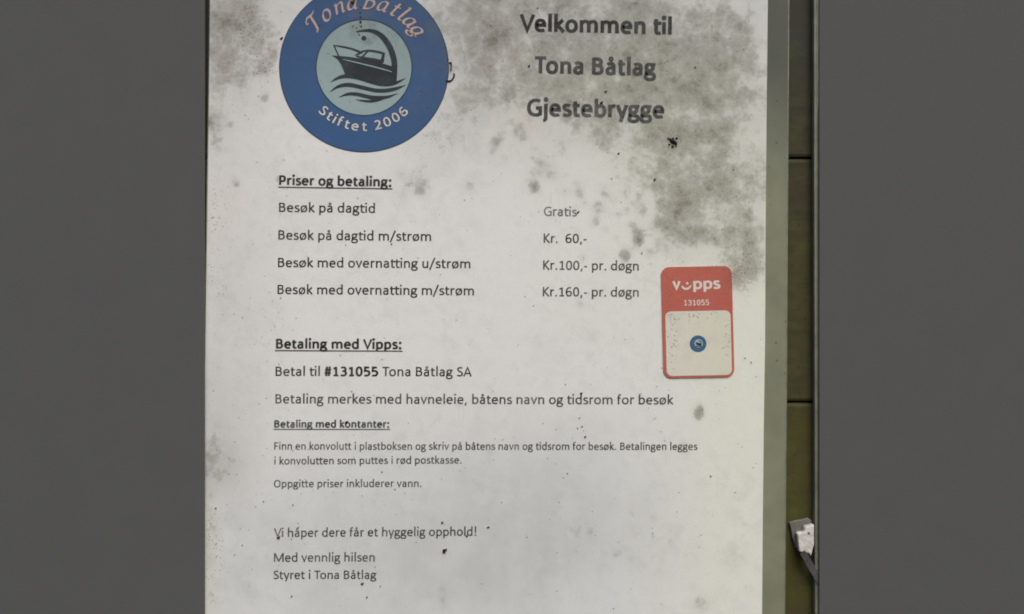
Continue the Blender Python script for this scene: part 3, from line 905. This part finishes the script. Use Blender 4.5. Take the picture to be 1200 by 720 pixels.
hd = .00013
mb = MB()
for x, y, r in ((788.5, 165.5, 3.8), (791.5, 168, 2.6), (785.4, 163.6, 1.8), (793, 162.4, 1.4), (784.4, 169.8, 1.2), (788, 172, 1.5)): crumb_mesh(mb, x, y, r, hd, int(x * y))
for q in ([(786, 164), (783, 162), (782, 163)], [(791, 169), (793, 172)]): leg(mb, q, .7, hd)
tag(mb.build('insect_remains', M_dirt), 'black crumbled insect remains below the word Gjestebrygge', 'insect')
mb = MB()
leg(mb, [(528.6, 73), (529, 78), (528.4, 83)], 1.3, hd); leg(mb, [(523, 95), (527, 95.4), (530.4, 93), (532.6, 88.6)], 1.7, hd)
crumb_mesh(mb, 528, 74, 1.6, hd, 5); crumb_mesh(mb, 532, 87, 1.2, hd, 6); crumb_mesh(mb, 525, 70, .9, hd, 61)
tag(mb.build('hooked_fibre', M_dirt), 'thin black hooked fibre at the right rim of the blue logo', 'fibre')

CR = [(767, 211, 2.0, 'd', 'small black dirt crumb on the pale paper between the heading and the prices', 1.3),
      (724.6, 180.2, 1.7, 'd', 'tiny black dirt crumb under the y of Gjestebrygge', 1.0),
      (709.6, 108, 1.9, 'd', 'small dark dirt crumb between the words Tona and Gjestebrygge', 1.0),
      (704.5, 121, 2.2, 'd', 'black dirt crumb stuck on the b of Gjestebrygge', 1.0),
      (619.5, 78, 1.8, 'd', 'flat dark dirt crumb left of the T of Tona in the heading', 1.0),
      (329.5, 45.5, 2.1, 'd', 'round black dirt crumb at the left rim of the blue logo', 1.0),
      (520.6, 646.2, 3.4, 'd', 'blackish dirt crumb below the word opphold, biggest in the lower half', 1.0),
      (424.4, 684.6, 2.1, 'b', 'brown dirt crumb just under the word Båtlag in the last line', 1.0),
      (547, 628.4, 2.0, 'b', 'brownish dirt crumb on the foot of the word opphold', 1.0),
      (571.6, 618.4, 1.4, 'd', 'small dark dirt crumb right of the exclamation mark', 1.0),
      (518, 613, 1.8, 'd', 'small dark dirt crumb above the word opphold', 1.0),
      (326, 630.5, 2.5, 'b', 'brownish dirt crumb under the word Vi', 1.0),
      (681, 461.5, 1.9, 'd', 'dark dirt crumb touching the top of the word tidsrom in the longer payment line', 1.0),
      (685.6, 512.4, 1.6, 'd', 'small dark dirt crumb above the word besøk in the small print', 1.0),
      (405.8, 495.6, 2.2, 'd', 'dark dirt crumb on the k of kontanter', 1.0),
      (677.4, 249, 1.7, 'd', 'dark dirt crumb at the end of the word Gratis', 1.0),
      (413.5, 2.6, 3.2, 'b', 'brown dirt crumb over the club name at the top of the logo', 1.0)]
for i, (x, y, r, c, lab, fl) in enumerate(CR):
    mb = MB(); r *= .78
    crumb_mesh(mb, x, y, r, hd + (.0002 if (x - LX) ** 2 + (y - LY) ** 2 < 10000 else 0), 100 + i)
    crumb_mesh(mb, x + r * .9, y - r * .8, r * .5, hd, 200 + i)
    tag(mb.build('dirt_crumb', M_dirt if c == 'd' else M_brown), lab, 'dirt', 'dirt crumbs stuck on the notice')

# grime run at the top of the logo
mb = MB()
for x, y, r in ((422.2, 15, 1.1), (422.6, 20, 1.3), (423.0, 26, 1.8), (423.4, 31, 1.2), (420, 37.5, 1.2), (424, 9, .9), (418, 33, .8), (421, 41, 1.0), (414, 31, .8)): crumb_mesh(mb, x, y, r, hd + .0001, int(x * 7 + y * 3), .3)
tag(mb.build('grime_streak', M_brown), 'thin brown grime streak running down into the pale middle of the logo', 'grime')

mb = MB()
for i in range(760):
    u = random.random()
    if u < .30: x, y = random.gauss(300, 60), random.gauss(330, 260)
    elif u < .55: x, y = random.gauss(830, 60), random.gauss(220, 150)
    else: x, y = random.uniform(250, 890), random.uniform(5, 715)
    if not (edge(LEFT, y) + 3 < x < edge(RIGHT, y) - 3 and -20 < y < 740): continue
    r = min(1.05, .22 + random.expovariate(6.0))
    crumb_mesh(mb, x, y, r, hd + .0001, 1000 + i, .3, 6)
for x, y in ((682, 500), (677, 502), (684, 505), (679, 490), (516, 322), (665, 555), (760, 478), (865, 520), (833, 558), (660, 560), (573, 618), (764, 619), (765, 625), (848, 160), (575, 30), (594, 35), (630, 10), (855, 45), (880, 425), (873, 420), (300, 594), (309, 588), (284, 639), (342, 699), (275, 650), (282, 620), (253, 596), (430, 700), (446, 687)):
    crumb_mesh(mb, x, y, random.uniform(.5, 1.1), hd + .0001, int(x * 31 + y), .3, 7)
tag(mb.build('dirt_specks', M_dirt), 'fine dark dirt specks scattered all over the notice', 'dirt specks', kind='stuff')
